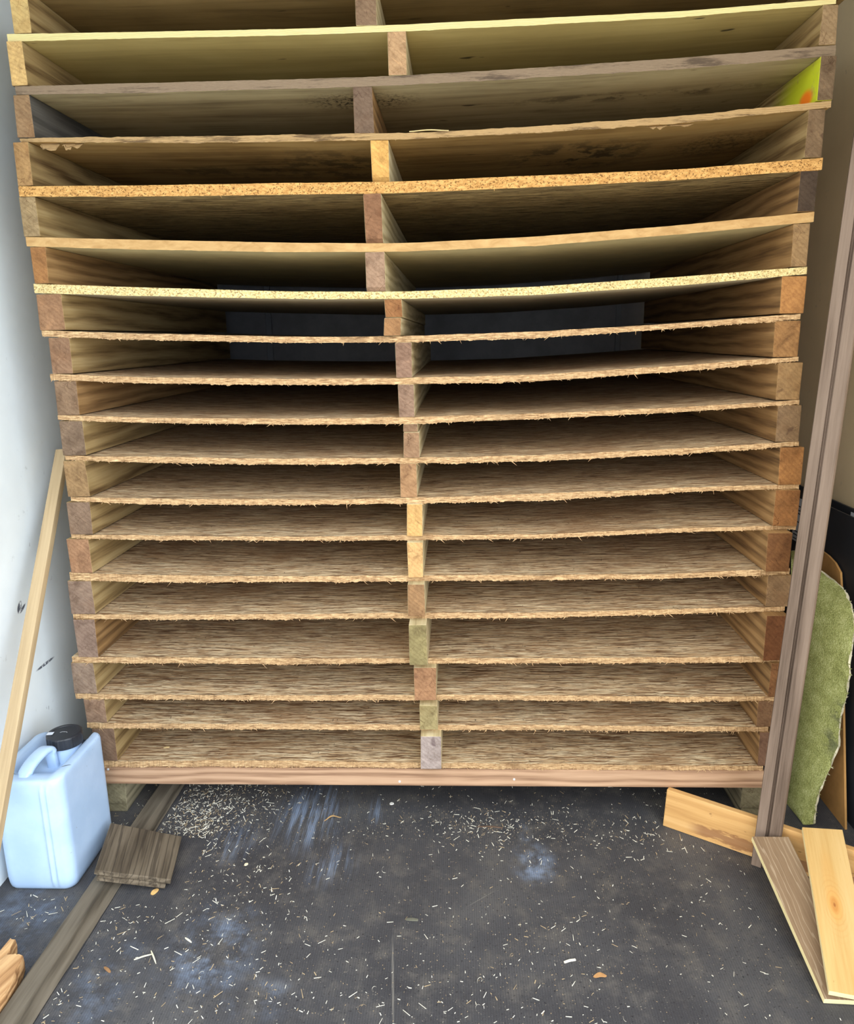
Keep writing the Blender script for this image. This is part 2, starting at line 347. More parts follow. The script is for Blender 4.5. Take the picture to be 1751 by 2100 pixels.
# ------------------------------------------------------------------ the rack (measured in metres, front plane y = 0)
SHELVES = [
    ('ply_dark', [(-1.136, 2.3445, 0.0191), (-0.756, 2.339, 0.0179), (-0.394, 2.334, 0.0168), (-0.12, 2.3329, 0.0146), (0.197, 2.3365, 0.0145), (0.543, 2.3408, 0.0123), (0.908, 2.3502, 0.0121)]),
    ('ply_pale', [(-1.123, 2.2273, 0.0164), (-0.768, 2.2214, 0.0141), (-0.401, 2.2162, 0.014), (-0.123, 2.2169, 0.015), (0.198, 2.2204, 0.0149), (0.55, 2.2237, 0.0126), (0.911, 2.2388, 0.0114)]),
    ('ply_grey', [(-1.12, 2.1083, 0.0191), (-0.78, 2.106, 0.0223), (-0.408, 2.1027, 0.0211), (-0.126, 2.1031, 0.022), (0.2, 2.1108, 0.0218), (0.556, 2.1226, 0.0248), (0.922, 2.139, 0.0224)]),
    ('ply_torn', [(-1.125, 1.9861, 0.0069), (-1.071, 1.9869, 0.0104), (-0.793, 1.9805, 0.0138), (-0.415, 1.9747, 0.016), (-0.129, 1.9714, 0.0148), (0.202, 1.978, 0.0146), (0.563, 1.9924, 0.0167), (0.922, 2.0162, 0.0154)]),
    ('osb_thick', [(-1.145, 1.8715, 0.025), (-0.805, 1.8652, 0.0272), (-0.422, 1.8614, 0.0282), (-0.132, 1.8576, 0.028), (0.204, 1.8629, 0.0278), (0.57, 1.8684, 0.0252), (0.914, 1.8866, 0.0283)]),
    ('mdf', [(-1.143, 1.7458, 0.0233), (-0.818, 1.7311, 0.0244), (-0.43, 1.715, 0.0231), (-0.136, 1.7071, 0.0205), (0.206, 1.7162, 0.0228), (0.578, 1.736, 0.0225), (0.905, 1.7598, 0.0245)]),
    ('chip', [(-1.138, 1.6265, 0.0239), (-0.831, 1.6102, 0.0213), (-0.437, 1.5922, 0.0187), (-0.139, 1.5861, 0.0186), (0.207, 1.5914, 0.0209), (0.585, 1.6092, 0.0219), (0.9, 1.6266, 0.018)]),
    ('osb', [(-1.133, 1.5041, 0.0155), (-0.843, 1.4897, 0.0154), (-0.444, 1.4748, 0.0154), (-0.141, 1.4719, 0.0166), (0.209, 1.4769, 0.0164), (0.592, 1.4924, 0.0137), (0.894, 1.5101, 0.0136)]),
    ('osb', [(-1.125, 1.3875, 0.0159), (-0.855, 1.3739, 0.0158), (-0.451, 1.3635, 0.0158), (-0.144, 1.3612, 0.017), (0.211, 1.3646, 0.0181), (0.598, 1.3826, 0.0153), (0.898, 1.3991, 0.0101)]),
    ('osb', [(-1.117, 1.2735, 0.0122), (-0.867, 1.2632, 0.0135), (-0.457, 1.2548, 0.0161), (-0.147, 1.2545, 0.0174), (0.212, 1.26, 0.0146), (0.604, 1.2715, 0.0131), (0.912, 1.2865, 0.0104)]),
    ('osb', [(-1.111, 1.1608, 0.0125), (-0.878, 1.1538, 0.0166), (-0.463, 1.1434, 0.0165), (-0.15, 1.1424, 0.0151), (0.214, 1.1449, 0.0163), (0.611, 1.1603, 0.0161), (0.92, 1.1737, 0.0106)]),
    ('osb', [(-1.109, 1.0412, 0.0114), (-0.89, 1.0348, 0.0171), (-0.47, 1.0279, 0.0155), (-0.152, 1.029, 0.0154), (0.215, 1.0366, 0.0195), (0.617, 1.0504, 0.0124), (0.93, 1.0554, 0.0109)]),
    ('osb', [(-1.123, 0.9304, 0.0117), (-0.901, 0.9258, 0.0131), (-0.477, 0.9182, 0.0115), (-0.155, 0.92, 0.0143), (0.217, 0.92, 0.0128), (0.623, 0.9352, 0.0113), (0.933, 0.9411, 0.0112)]),
    ('osb', [(-1.142, 0.8139, 0.0209), (-0.914, 0.8067, 0.0224), (-0.484, 0.8, 0.0163), (-0.158, 0.8011, 0.0176), (0.219, 0.7991, 0.0131), (0.631, 0.8027, 0.0145), (0.928, 0.8168, 0.0187)]),
    ('osb', [(-1.147, 0.6869, 0.0138), (-0.926, 0.6832, 0.0153), (-0.49, 0.6848, 0.0152), (-0.161, 0.6868, 0.0166), (0.22, 0.687, 0.0164), (0.637, 0.696, 0.0148), (0.924, 0.7024, 0.0132)]),
    ('osb', [(-1.167, 0.5503, 0.0174), (-0.94, 0.5486, 0.0189), (-0.498, 0.5452, 0.0187), (-0.164, 0.545, 0.0155), (0.222, 0.5463, 0.0169), (0.645, 0.5476, 0.0168), (0.923, 0.5504, 0.0167)]),
    ('osb', [(-1.173, 0.4308, 0.0162), (-0.953, 0.4263, 0.0145), (-0.505, 0.427, 0.0176), (-0.167, 0.426, 0.0159), (0.224, 0.4267, 0.0157), (0.652, 0.4243, 0.0156), (0.917, 0.4247, 0.014)]),
    ('osb', [(-1.148, 0.3332, 0.0165), (-0.963, 0.3306, 0.0164), (-0.511, 0.3321, 0.0179), (-0.17, 0.3301, 0.0178), (0.226, 0.3282, 0.0161), (0.658, 0.3266, 0.0159), (0.907, 0.3275, 0.0159)]),
    ('osb', [(-1.114, 0.2037, 0.0202), (-0.518, 0.2072, 0.0217), (-0.173, 0.2025, 0.0166), (0.227, 0.2016, 0.0181), (0.665, 0.1977, 0.0147), (0.903, 0.1992, 0.0163)]),
]
BLOCKS = [
    [(-1.103, -1.057, 0), (-0.242, -0.192, 0), (0.898, 0.938, 0)],
    [(-1.125, -1.084, 0), (-0.166, -0.121, 0), (0.879, 0.918, 0)],
    [(-1.128, -1.084, 0), (-0.257, -0.207, 0), (0.885, 0.924, 0)],
    [(-1.144, -1.102, 0), (-0.217, -0.172, 0), (0.868, 0.911, 0)],
    [(-1.147, -1.102, 0), (-0.239, -0.192, 0), (0.862, 0.905, 0)],
    [(-1.132, -1.093, 0), (-0.24, -0.188, 0), (0.856, 0.896, 0)],
    [(-1.134, -1.065, 0), (-0.196, -0.151, 0), (0.838, 0.9, 0)],
    [(-1.117, -1.057, 0.0), (-0.168, -0.125, 0.0), (0.831, 0.895, 0.0)],
    [(-1.115, -1.053, 0.0), (-0.163, -0.119, 0.0), (0.846, 0.91, 0.0)],
    [(-1.114, -1.047, 0.0), (-0.152, -0.108, 0.0), (0.856, 0.918, 0.0)],
    [(-1.115, -1.053, 0.0), (-0.163, -0.118, 0.0), (0.871, 0.933, 0.0)],
    [(-1.123, -1.055, 0), (-0.148, -0.104, 0.01), (0.866, 0.93, 0.01)],
    [(-1.137, -1.071, 0), (-0.147, -0.103, 0.02), (0.845, 0.912, 0.03)],
    [(-1.15, -1.078, 0), (-0.149, -0.1, 0.028), (0.868, 0.935, 0.0)],
    [(-1.146, -1.083, 0), (-0.146, -0.096, 0.05), (0.861, 0.921, 0.03)],
    [(-1.172, -1.102, 0.0), (-0.136, -0.071, 0.03), (0.895, 0.947, 0.005)],
    [(-1.149, -1.084, 0), (-0.123, -0.069, 0.03), (0.871, 0.936, 0)],
    [(-1.134, -1.065, 0), (-0.122, -0.059, 0.035), (0.884, 0.948, 0)],
]
DEPTH = 1.5
rack = empty('timber_rack', (-.11, 0, 0), 'wide rack of thin board shelves stacked on rough timber spacer blocks', 'rack')
rack_loc = Vector((-.11, 0, 0))
def adopt(o):
    o.parent = rack; o.location = -rack_loc; return o
def zt(k, x):
    p = SHELVES[k][1]; return float(np.interp(x, [q[0] for q in p], [q[1] for q in p]))
def zb(k, x):
    p = SHELVES[k][1]; return zt(k, x) - float(np.interp(x, [q[0] for q in p], [q[2] for q in p]))
def smooth_curve(xs, ps, vs):
    a = np.interp(xs, ps, vs); k = 25; pad = np.concatenate([np.linspace(2 * a[0] - a[1] * 1 - 0 * k, a[0], k)[:-1] * 0 + a[0] - (a[k] - a[0]) * np.arange(k - 1, 0, -1) / k, a, a[-1] + (a[-1] - a[-1 - k]) * np.arange(1, k) / k])
    ker = np.hanning(2 * k - 1); ker /= ker.sum(); return np.convolve(pad, ker, 'valid')
def shelf(k):
    kind, p = SHELVES[k]; N = 560; px = [q[0] for q in p]
    xs = np.linspace(px[0], px[-1], N)
    t = smooth_curve(xs, px, [q[1] for q in p]); th = np.interp(xs, px, [q[2] for q in p])
    r = ROUGH[kind]; rs = np.random.RandomState(100 + k)
    tj = bent_noise(N, r * .35, seed=k * 3) ; bj = bent_noise(N, r, seed=k * 3 + 1); yj = bent_noise(N, r * 1.2, seed=k * 3 + 2)
    if kind == 'osb':
        bj = bj * .45 + (rs.rand(N) - .5) * r * 1.5; yj = yj * .5 + (rs.rand(N) - .5) * r * 1.2
        for _ in range(5):                       # broken bites out of the lower edge
            c = rs.randint(14, N - 14); wd = rs.randint(4, 14)
            bj[c - wd:c + wd] += rs.choice([-1, .8]) * r * 1.1
    if kind == 'ply_torn':
        for _ in range(9):
            c = rs.randint(20, N - 20); wd = rs.randint(6, 22); bj[c - wd:c + wd] += rs.uniform(-.5, 1.2) * .004
    b = t - th; vs, fs, idx = [], [], []
    rows = [(DEPTH, t, 0), (.25, t, 0), (0, t, tj), (0, (t + b) / 2, 0), (0, b, -abs(bj) * .5 + bj * .5), (.012, b, 0), (.25, b, 0), (DEPTH, b, 0)]
    J = [0, 0, 1, .6, 1.3, 0, 0, 0]
    for i in range(N):
        for (y, z, j), w_ in zip(rows, J):
            jj = j[i] if hasattr(j, '__len__') else 0
            vs.append((xs[i], y + w_ * yj[i], z[i] + jj))
    R = len(rows)
    for i in range(N - 1):
        for q in range(R):
            a, b_ = i * R + q, i * R + (q + 1) % R
            fs.append((a, b_, b_ + R, a + R)); idx.append(1 if q in (2, 3, 7) else 0)
    fs.append(tuple(range(R))[::-1]); idx.append(1); fs.append(tuple((N - 1) * R + q for q in range(R))); idx.append(1)
    if kind in ('osb', 'ply_torn', 'osb_thick'):  # raised splinters along the cut
        for _ in range({'osb': 150, 'ply_torn': 40, 'osb_thick': 10}[kind]):
            i = rs.randint(2, N - 2); x = xs[i]; L = abs(rs.normal(.006, .005)) + .003
            z0 = t[i] - th[i] * rs.uniform(.75, 1.0); dx = rs.uniform(-1, 1) * L; dz = -rs.uniform(.1, .9) * L * .8; dy = -rs.uniform(.1, 1) * L * .6
            w_ = rs.uniform(.0006, .0016); n = len(vs); y0 = -.001
            vs += [(x - w_, y0, z0), (x + w_, y0, z0), (x, y0 + .001, z0 + 2 * w_), (x + dx, y0 + dy, z0 + dz)]
            fs += [(n, n + 1, n + 3), (n + 1, n + 2, n + 3), (n + 2, n, n + 3), (n, n + 2, n + 1)]; idx += [1] * 4
    if kind == 'ply_torn':                        # peeled veneer flaps hanging from the underside
        for (fx, fw, fl) in ((-1.05, .05, .030), (-1.0, .03, .022), (-.985, .045, .018), (.50, .05, .012), (.56, .06, .010), (-.2, .03, .01)):
            i = int(np.argmin(abs(xs - fx))); z0 = b[i] - .0004; n = len(vs); m_ = 7
            for q in range(m_):
                u = q / (m_ - 1); xx = fx + (u - .5) * fw; drop = fl * (.35 + .65 * rs.rand()) * math.sin(PI * (.12 + .76 * u))
                vs += [(xx, .012, z0), (xx + rs.uniform(-.003, .003), .004 - drop * .3, z0 - drop), (xx, .0128, z0 - .0008), (xx, .0052 - drop * .3, z0 - drop - .0004)]
            for q in range(m_ - 1):
                a = n + 4 * q; fs += [(a, a + 4, a + 5, a + 1), (a + 2, a + 3, a + 7, a + 6), (a + 1, a + 5, a + 7, a + 3)]; idx += [1, 1, 1]
    F, Em = KINDS[kind]
    o = adopt(from_py('shelf', vs, fs, [F, Em], None, idx))
    if kind in SHELF_LABEL: o['label'] = SHELF_LABEL[kind]
    return o
for k in range(len(SHELVES)): shelf(k)

# end-grain tints per row: left, centre, right
TINT = [(srgb(196, 168, 112), srgb(128, 104, 82), srgb(140, 112, 84)), (srgb(198, 164, 108), srgb(176, 142, 106), srgb(142, 118, 88)), (srgb(140, 112, 82), srgb(112, 92, 76), srgb(112, 92, 70)),
        (srgb(158, 124, 82), srgb(206, 160, 92), srgb(116, 94, 70)), (srgb(150, 128, 94), srgb(132, 96, 70), srgb(72, 58, 46)), (srgb(146, 104, 64), srgb(150, 122, 100), srgb(140, 112, 78)),
        (srgb(142, 108, 80), srgb(150, 112, 76), srgb(166, 118, 70)), (srgb(136, 106, 82), srgb(134, 106, 88), srgb(144, 106, 66)), (srgb(126, 102, 80), srgb(134, 108, 90), srgb(140, 110, 74)),
        (srgb(118, 98, 80), srgb(140, 110, 84), srgb(122, 98, 72)), (srgb(142, 114, 80), srgb(158, 122, 88), srgb(146, 102, 60)), (srgb(124, 102, 84), srgb(196, 156, 100), srgb(134, 92, 54)),
        (srgb(148, 112, 84), srgb(200, 160, 108), srgb(112, 76, 46)), (srgb(134, 112, 96), srgb(140, 108, 76), srgb(126, 100, 72)), (srgb(132, 110, 96), srgb(134, 122, 84), srgb(104, 66, 40)),
        (srgb(134, 114, 98), srgb(150, 112, 82), srgb(116, 80, 50)), (srgb(138, 112, 92), srgb(150, 136, 96), srgb(112, 84, 60)), (srgb(124, 100, 82), srgb(158, 144, 138), srgb(112, 84, 66))]
def spacer(x0, x1, z0, z1, y0, tint, side, bev=.0025, chamfer=0, y1=DEPTH - .02):
    bm = bmesh.new(); g = bmesh.ops.create_cube(bm, size=1)
    for v in g['verts']:
        v.co = Vector((x0 + (v.co.x + .5) * (x1 - x0), y0 + (v.co.y + .5) * (y1 - y0), z0 + (v.co.z + .5) * (z1 - z0)))
    if chamfer:
        es = [e for e in bm.edges if all(abs(v.co.y - y0) < 1e-6 and abs(v.co.z - z0) < 1e-6 for v in e.verts)]
        bmesh.ops.bevel(bm, geom=es, offset=chamfer, segments=1, affect='EDGES')
    es = [e for e in bm.edges if any(abs(v.co.y - y0) < 1e-6 for v in e.verts)] + [e for e in bm.edges if abs(e.verts[0].co.y - e.verts[1].co.y) > .5]
    bmesh.ops.bevel(bm, geom=list(set(es)), offset=bev, segments=2, profile=.6, affect='EDGES')
    bmesh.ops.recalc_face_normals(bm, faces=bm.faces[:])
    for f in bm.faces: f.material_index = 0 if f.normal.y < -.6 else 1
    jit = [(random.uniform(-.0015, .0015), random.uniform(-.003, .002)) for _ in range(4)]
    for v in bm.verts:
        if v.co.y < y0 + .03:
            q = (v.co.x > (x0 + x1) / 2) + 2 * (v.co.z > (z0 + z1) / 2)
            v.co.x += jit[q][0]; v.co.y += jit[q][1]
    o = adopt(from_bm('spacer_block', bm, [ENDG, side])); o.color = tint
    return o
for r, row in enumerate(BLOCKS):
    for c, (x0, x1, pr) in enumerate(row):
        xm = (x0 + x1) / 2
        z1 = min(zb(r, x0), zb(r, x1)) - .0004; z0 = max(zt(r + 1, x0), zt(r + 1, x1)) + .0004
        if r >= 12: z0 -= 0
        side = [SIDE_Y, SIDE_P, SIDE_B][c]
        if (r, c) == (2, 0): side = SIDE_G
        if c == 0 and r in (5, 8, 14): side = SIDE_B
        if (r, c) == (2, 2): side = SIDE_PAINT
        if c == 2 and r in (0, 1, 3): side = SIDE_Y
        if (r, c) == (2, 1): side = SIDE_B
        tn = TINT[r][c]; y0 = -pr - .001 - random.random() * .002
        if pr > 0 and c == 1 and r in (14, 17): z0 -= .0
        if (r, c) == (6, 1):
            zm = (z0 + z1) / 2; spacer(x0 + .003, x1 + .004, zm + .0006, z1, y0, srgb(140, 98, 62), side); spacer(x0, x1, z0, zm - .0006, y0 - .004, tn, side)
        elif (r, c) == (9, 1):
            zm = z0 + (z1 - z0) * .76; spacer(x0, x1 - .004, zm + .0006, z1, y0, srgb(134, 106, 82), side); spacer(x0, x1, z0, zm - .0006, y0 - .003, tn, side)
        else:
            o = spacer(x0, x1, z0, z1, y0, tn, side, chamfer=.010 if c == 1 and r in (3, 4, 5) else 0)
            if (r, c) == (2, 2): o['label'] = 'spacer block with yellow and orange paint on its inner side'
            if (r, c) in ((14, 1), (16, 1)): o['label'] = 'olive brown spacer block'
            if (r, c) == (2, 0): o['label'] = 'spacer block with a grey painted inner side'
# base beam and its feet
zt0 = min(zb(18, x) for x in (-1.1, -.5, 0, .5, .9)) - .0006
bm = box_bm((-1.120, -.003, .125), (.909, .09, zt0), .003)
adopt(from_bm('base_beam', bm, BEAM))
adopt(from_bm('base_beam', box_bm((-1.118, 1.36, .125), (.907, 1.45, zt0), .003), BEAM))
SCREW = mat_plain('screw_metal', srgb(200, 200, 200), .35, .6)
for (x, z) in ((-1.098, .176), (-.19, .140), (.16, .150)):
    bm = bmesh.new(); bmesh.ops.create_cone(bm, cap_ends=True, segments=14, radius1=.004, radius2=.0032, depth=.002, matrix=Matrix.Translation((x, -.0036, z)) @ Matrix.Rotation(PI / 2, 4, 'X'))
    adopt(from_bm('screw_head', bm, SCREW))
for (x0, x1) in ((-1.138, -1.070), (.860, .926)):
    for (z0, z1, d) in ((.0005, .0295, .004), (.0305, .1245, 0)):
        o = spacer(x0 + d, x1 - d * .5, z0, z1, .035 + d, srgb(136, 128, 102), FOOTM); o.name = 'foot_block'

# ------------------------------------------------------------------ jerrycan
PLASTIC = Mat('white_plastic', 0.42, 0.4)
PLASTIC.p.inputs['Subsurface Weight'].default_value = 0.15; PLASTIC.p.inputs['Subsurface Radius'].default_value = (.02, .02, .02); PLASTIC.p.inputs['Subsurface Scale'].default_value = .3
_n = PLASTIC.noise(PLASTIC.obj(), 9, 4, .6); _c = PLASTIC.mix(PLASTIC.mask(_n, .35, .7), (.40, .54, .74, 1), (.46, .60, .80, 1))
_c = PLASTIC.mix(PLASTIC.math('MULTIPLY', PLASTIC.mask(PLASTIC.noise(PLASTIC.obj(), 70, 3, .6), .70, .74), .6), _c, (.25, .25, .25, 1))
_sc = PLASTIC.ell(PLASTIC.map(PLASTIC.obj(), (1, 1, 1), (0, 0, .25)), (-.035, -.098, .345), (.030, .0035, .03), .4)
_sc2 = PLASTIC.ell(PLASTIC.map(PLASTIC.obj(), (1, 1, 1), (0, 0, -.5)), (.042, -.094, .345), (.016, .003, .03), .4)
_c = PLASTIC.mix(PLASTIC.math('MULTIPLY', PLASTIC.math('MAXIMUM', _sc, _sc2), .8), _c, (.06, .06, .07, 1))
PLASTIC.done(_c); PLASTIC = PLASTIC.m
BLACKP = mat_plain('black_cap_plastic', srgb(34, 36, 42), .4, .5)
LABELW = mat_plain('white_label', srgb(214, 220, 230), .5, .3, .05)
JW, JL = .098, .130
def sstep(a, b, x):
    t = min(1, max(0, (x - a) / (b - a))); return t * t * (3 - 2 * t)
def jerry_outline(n=144):
    pts = []
    r = .030
    segs = []
    per = [(-JW + r, -JL), (JW - r, -JL), (JW, -JL + r), (JW, JL - r), (JW - r, JL), (-JW + r, JL), (-JW, JL - r), (-JW, -JL + r)]
    def arc(cx, cy, a0):
        return [(cx + r * math.cos(a0 + i * PI / 2 / 8), cy + r * math.sin(a0 + i * PI / 2 / 8)) for i in range(9)]
    def line(a, b, m): return [(a[0] + (b[0] - a[0]) * i / m, a[1] + (b[1] - a[1]) * i / m) for i in range(1, m)]
    pts += line(per[0], per[1], 40) + arc(JW - r, -JL + r, -PI / 2) + line(per[2], per[3], 24) + arc(JW - r, JL - r, 0) + line(per[4], per[5], 16) + arc(-JW + r, JL - r, PI / 2) + line(per[6], per[7], 24) + arc(-JW + r, -JL + r, PI)
    return pts
def jerry_top(x, y):
    u, v = abs(x) / JW, y / JL
    ridge = .340 - .002 * (v + 1) / 2 + .004 * sstep(-.95, -.7, v)
    chan = .336 - .034 * sstep(-.80, -.1, v) - .0 * v
    k = sstep(.50, .74, u)
    return chan * (1 - k) + ridge * k
def jerrycan():
    root = empty('jerrycan', (-1.163, -.193, 0), 'white plastic jerrycan with a black screw cap on the floor by the left wall', 'jerrycan')
    ol = jerry_outline(); n = len(ol); vs, fs = [], []
    def ring(sx, sy, zf, bead=0.0):
        for (x, y) in ol:
            xx, yy = x * sx, y * sy
            if bead and y < -JL + .012:                 # two raised ribs beside the right front corner
                d = max(math.exp(-((x - .044) / .0045) ** 2), math.exp(-((x - .061) / .0045) ** 2), .0)
                yy -= .0060 * d * bead
            vs.append((xx, yy, zf(xx, yy)))
    levels = [(0.86, .9, .0012, 0), (.93, .95, .002, 0), (.965, .975, .008, 0), (.985, .99, .018, .3), (1, 1, .034, .9), (1, 1, .06, 1)] + [(1, 1, .06 + i * .24 / 6, 1) for i in range(1, 7)] + [(1, 1, .312, .8)]
    for sx, sy, z, b in levels: ring(sx, sy, lambda x, y, z=z: z, b)
    for s, dz in ((1, .014), (.99, .007), (.975, .003), (.95, .001), (.91, 0), (.86, 0), (.8, 0), (.73, 0), (.66, 0), (.58, 0), (.5, 0), (.42, 0), (.33, 0), (.24, 0), (.14, 0), (.06, 0)):
        sy = 1 - (1 - s) * .75 if s > .9 else s * .99
        sy = 1 - (1 - s)
        ring(s, sy, lambda x, y, dz=dz, s=s: jerry_top(x, y) - dz)
    m = len(vs) // n
    for i in range(m - 1):
        for j in range(n): a, b = i * n + j, i * n + (j + 1) % n; fs.append((a, b, b + n, a + n))
    fs.append(tuple(range(n))[::-1]); fs.append(tuple((m - 1) * n + j for j in range(n)))
    from_py('body', vs, fs, PLASTIC, root, smooth=True)
    # grip: a flat bent bar along the middle
    path = [(-.014, -.106, .322), (-.014, -.099, .336), (-.010, -.078, .352), (-.004, -.050, .362), (.002, -.024, .366), (.006, -.008, .360), (.008, -.002, .335), (.009, .001, .295)]
    pv, pf = [], []
    P = [Vector(p) for p in path]; fine = []
    for i in range(len(P) - 1):
        for q in range(5):
            t = q / 5; p0, p1, p2, p3 = P[max(i - 1, 0)], P[i], P[i + 1], P[min(i + 2, len(P) - 1)]
            fine.append(.5 * ((2 * p1) + (p2 - p0) * t + (2 * p0 - 5 * p1 + 4 * p2 - p3) * t * t + (3 * p1 - p0 - 3 * p2 + p3) * t ** 3))
    fine.append(P[-1]); K = 16
    for i, c in enumerate(fine):
        d = (fine[min(i + 1, len(fine) - 1)] - fine[max(i - 1, 0)]).normalized(); nrm = Vector((1, 0, 0)).cross(d)
        wd = .019 if 5 < i < len(fine) - 8 else .015
        for q in range(K):
            a = 2 * PI * q / K; ca, sa = math.cos(a), math.sin(a)
            pv.append(c + Vector((1, 0, 0)) * wd * math.copysign(abs(ca) ** .6, ca) + nrm * .0095 * math.copysign(abs(sa) ** .6, sa))
    for i in range(len(fine) - 1):
        for q in range(K): a, b = i * K + q, i * K + (q + 1) % K; pf.append((a, b, b + K, a + K))
    pf += [tuple(range(K)), tuple((len(fine) - 1) * K + q for q in range(K))[::-1]]
    h = from_py('handle', pv, pf, PLASTIC, root, smooth=True)
    cx, cy = 0.020, .056
    bm = bmesh.new(); bmesh.ops.create_cone(bm, cap_ends=True, segments=48, radius1=.046, radius2=.040, depth=.060, matrix=Matrix.Translation((cx, cy, .318)))
    from_bm('neck', bm, PLASTIC, root)
    cv, cf = [], []; K = 72
    prof = [(r_, z_ - .012) for r_, z_ in [(.0440, .356), (.0475, .3565), (.0480, .359), (.0480, .386), (.0470, .3895), (.0440, .3912), (.036, .3912), (.0355, .3900), (.001, .3900)]]
    for pi_, (r, z) in enumerate(prof):
        for q in range(K):
            rr = r + (.0018 if pi_ in (2, 3) and q % 9 in (0, 1) else 0) - (.0006 if pi_ in (2, 3) and q % 9 == 5 else 0)
            a = 2 * PI * q / K; cv.append((cx + rr * math.cos(a), cy + rr * math.sin(a), z))
    for i in range(len(prof) - 1):
        for q in range(K): a, b = i * K + q, i * K + (q + 1) % K; cf.append((a, b, b + K, a + K))
    cf += [tuple(range(K))[::-1], tuple((len(prof) - 1) * K + q for q in range(K))]
    cap = from_py('cap', cv, cf, BLACKP, root); cap['label'] = 'black ribbed screw cap'
    st = from_bm('sticker', box_bm((-.0085, -.0075, 0), (.0085, .0075, .0006)), LABELW, cap); st.location = (cx - .034, cy - .012, .3796); st.rotation_euler = (0, 0, .12); st['label'] = 'small white sticker'
    GR = mat_plain('cap_emboss_grey', srgb(170, 172, 176), .5, .3)
    for (x, y, r_) in ((-.008, 0, .8), (0, .002, 0), (.008, 0, -.8)):
        b = from_bm('embossed_arrow', box_bm((-.004, -.0008, 0), (.004, .0008, .0005)), GR, cap); b.location = (cx + x, cy + y, .3779); b.rotation_euler = (0, 0, r_)
    return root
jerrycan()

# ------------------------------------------------------------------ timber on and around the floor
PINE = wood('pale_pine', srgb(158, 134, 100), srgb(178, 154, 118), srgb(192, 168, 132), 'X', 10, 1, .7, contrast=.7)
def board(name, c8, mats, label, cat, xdir, ydir, bev=.0015):
    bm = hex_bm([Vector(p) for p in c8], bev); o = from_bm(name, bm, mats)
    local_frame(o, sum((Vector(p) for p in c8), Vector()) / 8, xdir, ydir)
    return tag(o, label, cat)
# pine lath leaning on the left wall
A, B_ = Vector((-1.1535, -.678, 0.001)), Vector((-1.2275, .2, 1.152))
d = (B_ - A).normalized(); wv = Vector((.037, -.004, .0035)); tv = wv.cross(d).normalized() * .020
if tv.y < 0: tv = -tv
board('lath', [A - wv / 2 - d * 0 , A + wv / 2, A + wv / 2 + tv, A - wv / 2 + tv, B_ - wv / 2, B_ + wv / 2, B_ + wv / 2 + tv, B_ - wv / 2 + tv], PINE,
      'long pale pine lath leaning against the white left wall in front of the jerrycan', 'wood lath', d, wv)

# batten on the floor
BATT = wood('grey_brown_batten', srgb(52, 45, 36), srgb(92, 83, 70), srgb(112, 102, 88), 'X', 12, 1, .8, contrast=.9)
prof = [(-.036, .0005), (.030, .0005), (.036, .004), (.020, .017), (.018, .020), (.010, .029), (-.033, .030), (-.036, .027)]
vs, fs = [], []; y0, y1 = -.95, .95; ns = 40
bn = [bent_noise(ns, .0012, seed=60 + q) for q in range(len(prof))]
for i in range(ns):
    t = i / (ns - 1); xc = -.992 + .032 * t
    for q, (px, pz) in enumerate(prof): vs.append((xc + px + bn[q][i], y0 + (y1 - y0) * t, max(.0004, pz + (bn[q][i] * .5 if pz > .01 else 0))))
R = len(prof)
for i in range(ns - 1):
    for q in range(R): a, b = i * R + q, i * R + (q + 1) % R; fs.append((a, b, b + R, a + R))
fs += [tuple(range(R)), tuple((ns - 1) * R + q for q in range(R))[::-1]]
o = from_py('floor_batten', vs, fs, BATT); local_frame(o, (-.976, 0, .015), (.03, 1.9, 0), (1, 0, 0))
tag(o, 'long grey-brown batten lying on the floor and running under the rack on the left', 'wood batten')

# square offcut lying across it
def grooves(M, c):
    g = M.wave(M.map(M.obj(), (1, .05, 1)), 17, 'BANDS', 'X', 9, 4, 2.2)
    return M.mix(M.math('MULTIPLY', M.mask(g, .22, 0.0), .6), c, srgb(46, 38, 30))
CLAD = wood('cladding_wood', srgb(66, 56, 44), srgb(102, 90, 74), srgb(120, 107, 90), 'Y', 14, 1.2, .85, contrast=.8, extra=grooves, bumpy=.5)
TL, TR, BR, BL = Vector((-1.0405, -0.1353, 0.0820)), Vector((-0.8353, -0.1235, 0.0295)), Vector((-0.7987, -0.3087, 0.0295)), Vector((-0.9922, -0.3394, 0.0820))
TL, TR, BR, BL = [p for p in (TL, TR, BR, BL)]
root = empty('cladding_offcut', (-.92, -.23, .0), 'square grey-brown grooved board offcut lying across the floor batten beside the jerrycan', 'wood offcut')
ex, ey = (TR - TL).normalized(), (TL - BL).normalized(); nz = ex.cross(ey).normalized(); dn, dn2 = nz * -.014, nz * -.028
top = hex_bm([BL + dn, BR + dn, TR + dn, TL + dn, BL, BR, TR, TL], .0018)
bmesh.ops.subdivide_edges(top, edges=top.edges[:], cuts=2, use_grid_fill=True)
o = from_bm('face_board', top, CLAD, root); local_frame(o, (-.92, -.23, .05), ey.cross(nz), ey); o.matrix_parent_inverse = root.matrix_world.inverted() if False else Matrix.Translation((.92, .23, 0))
i1, i2 = ex * .012, ey * .008
low = hex_bm([BL + dn2 + ex * .010 - ey * .004, BR + dn2 - i1 - ey * .004, TR + dn2 - i1 - i2, TL + dn2 + ex * .01 - i2, BL + dn + ex * .010 - ey * .004, BR + dn - i1 - ey * .004, TR + dn - i1 - i2, TL + dn + ex * .01 - i2], .0012)
o = from_bm('tongue', low, CLAD, root); local_frame(o, (-.92, -.23, .035), ey.cross(nz), ey); o.matrix_parent_inverse = Matrix.Translation((.92, .23, 0))

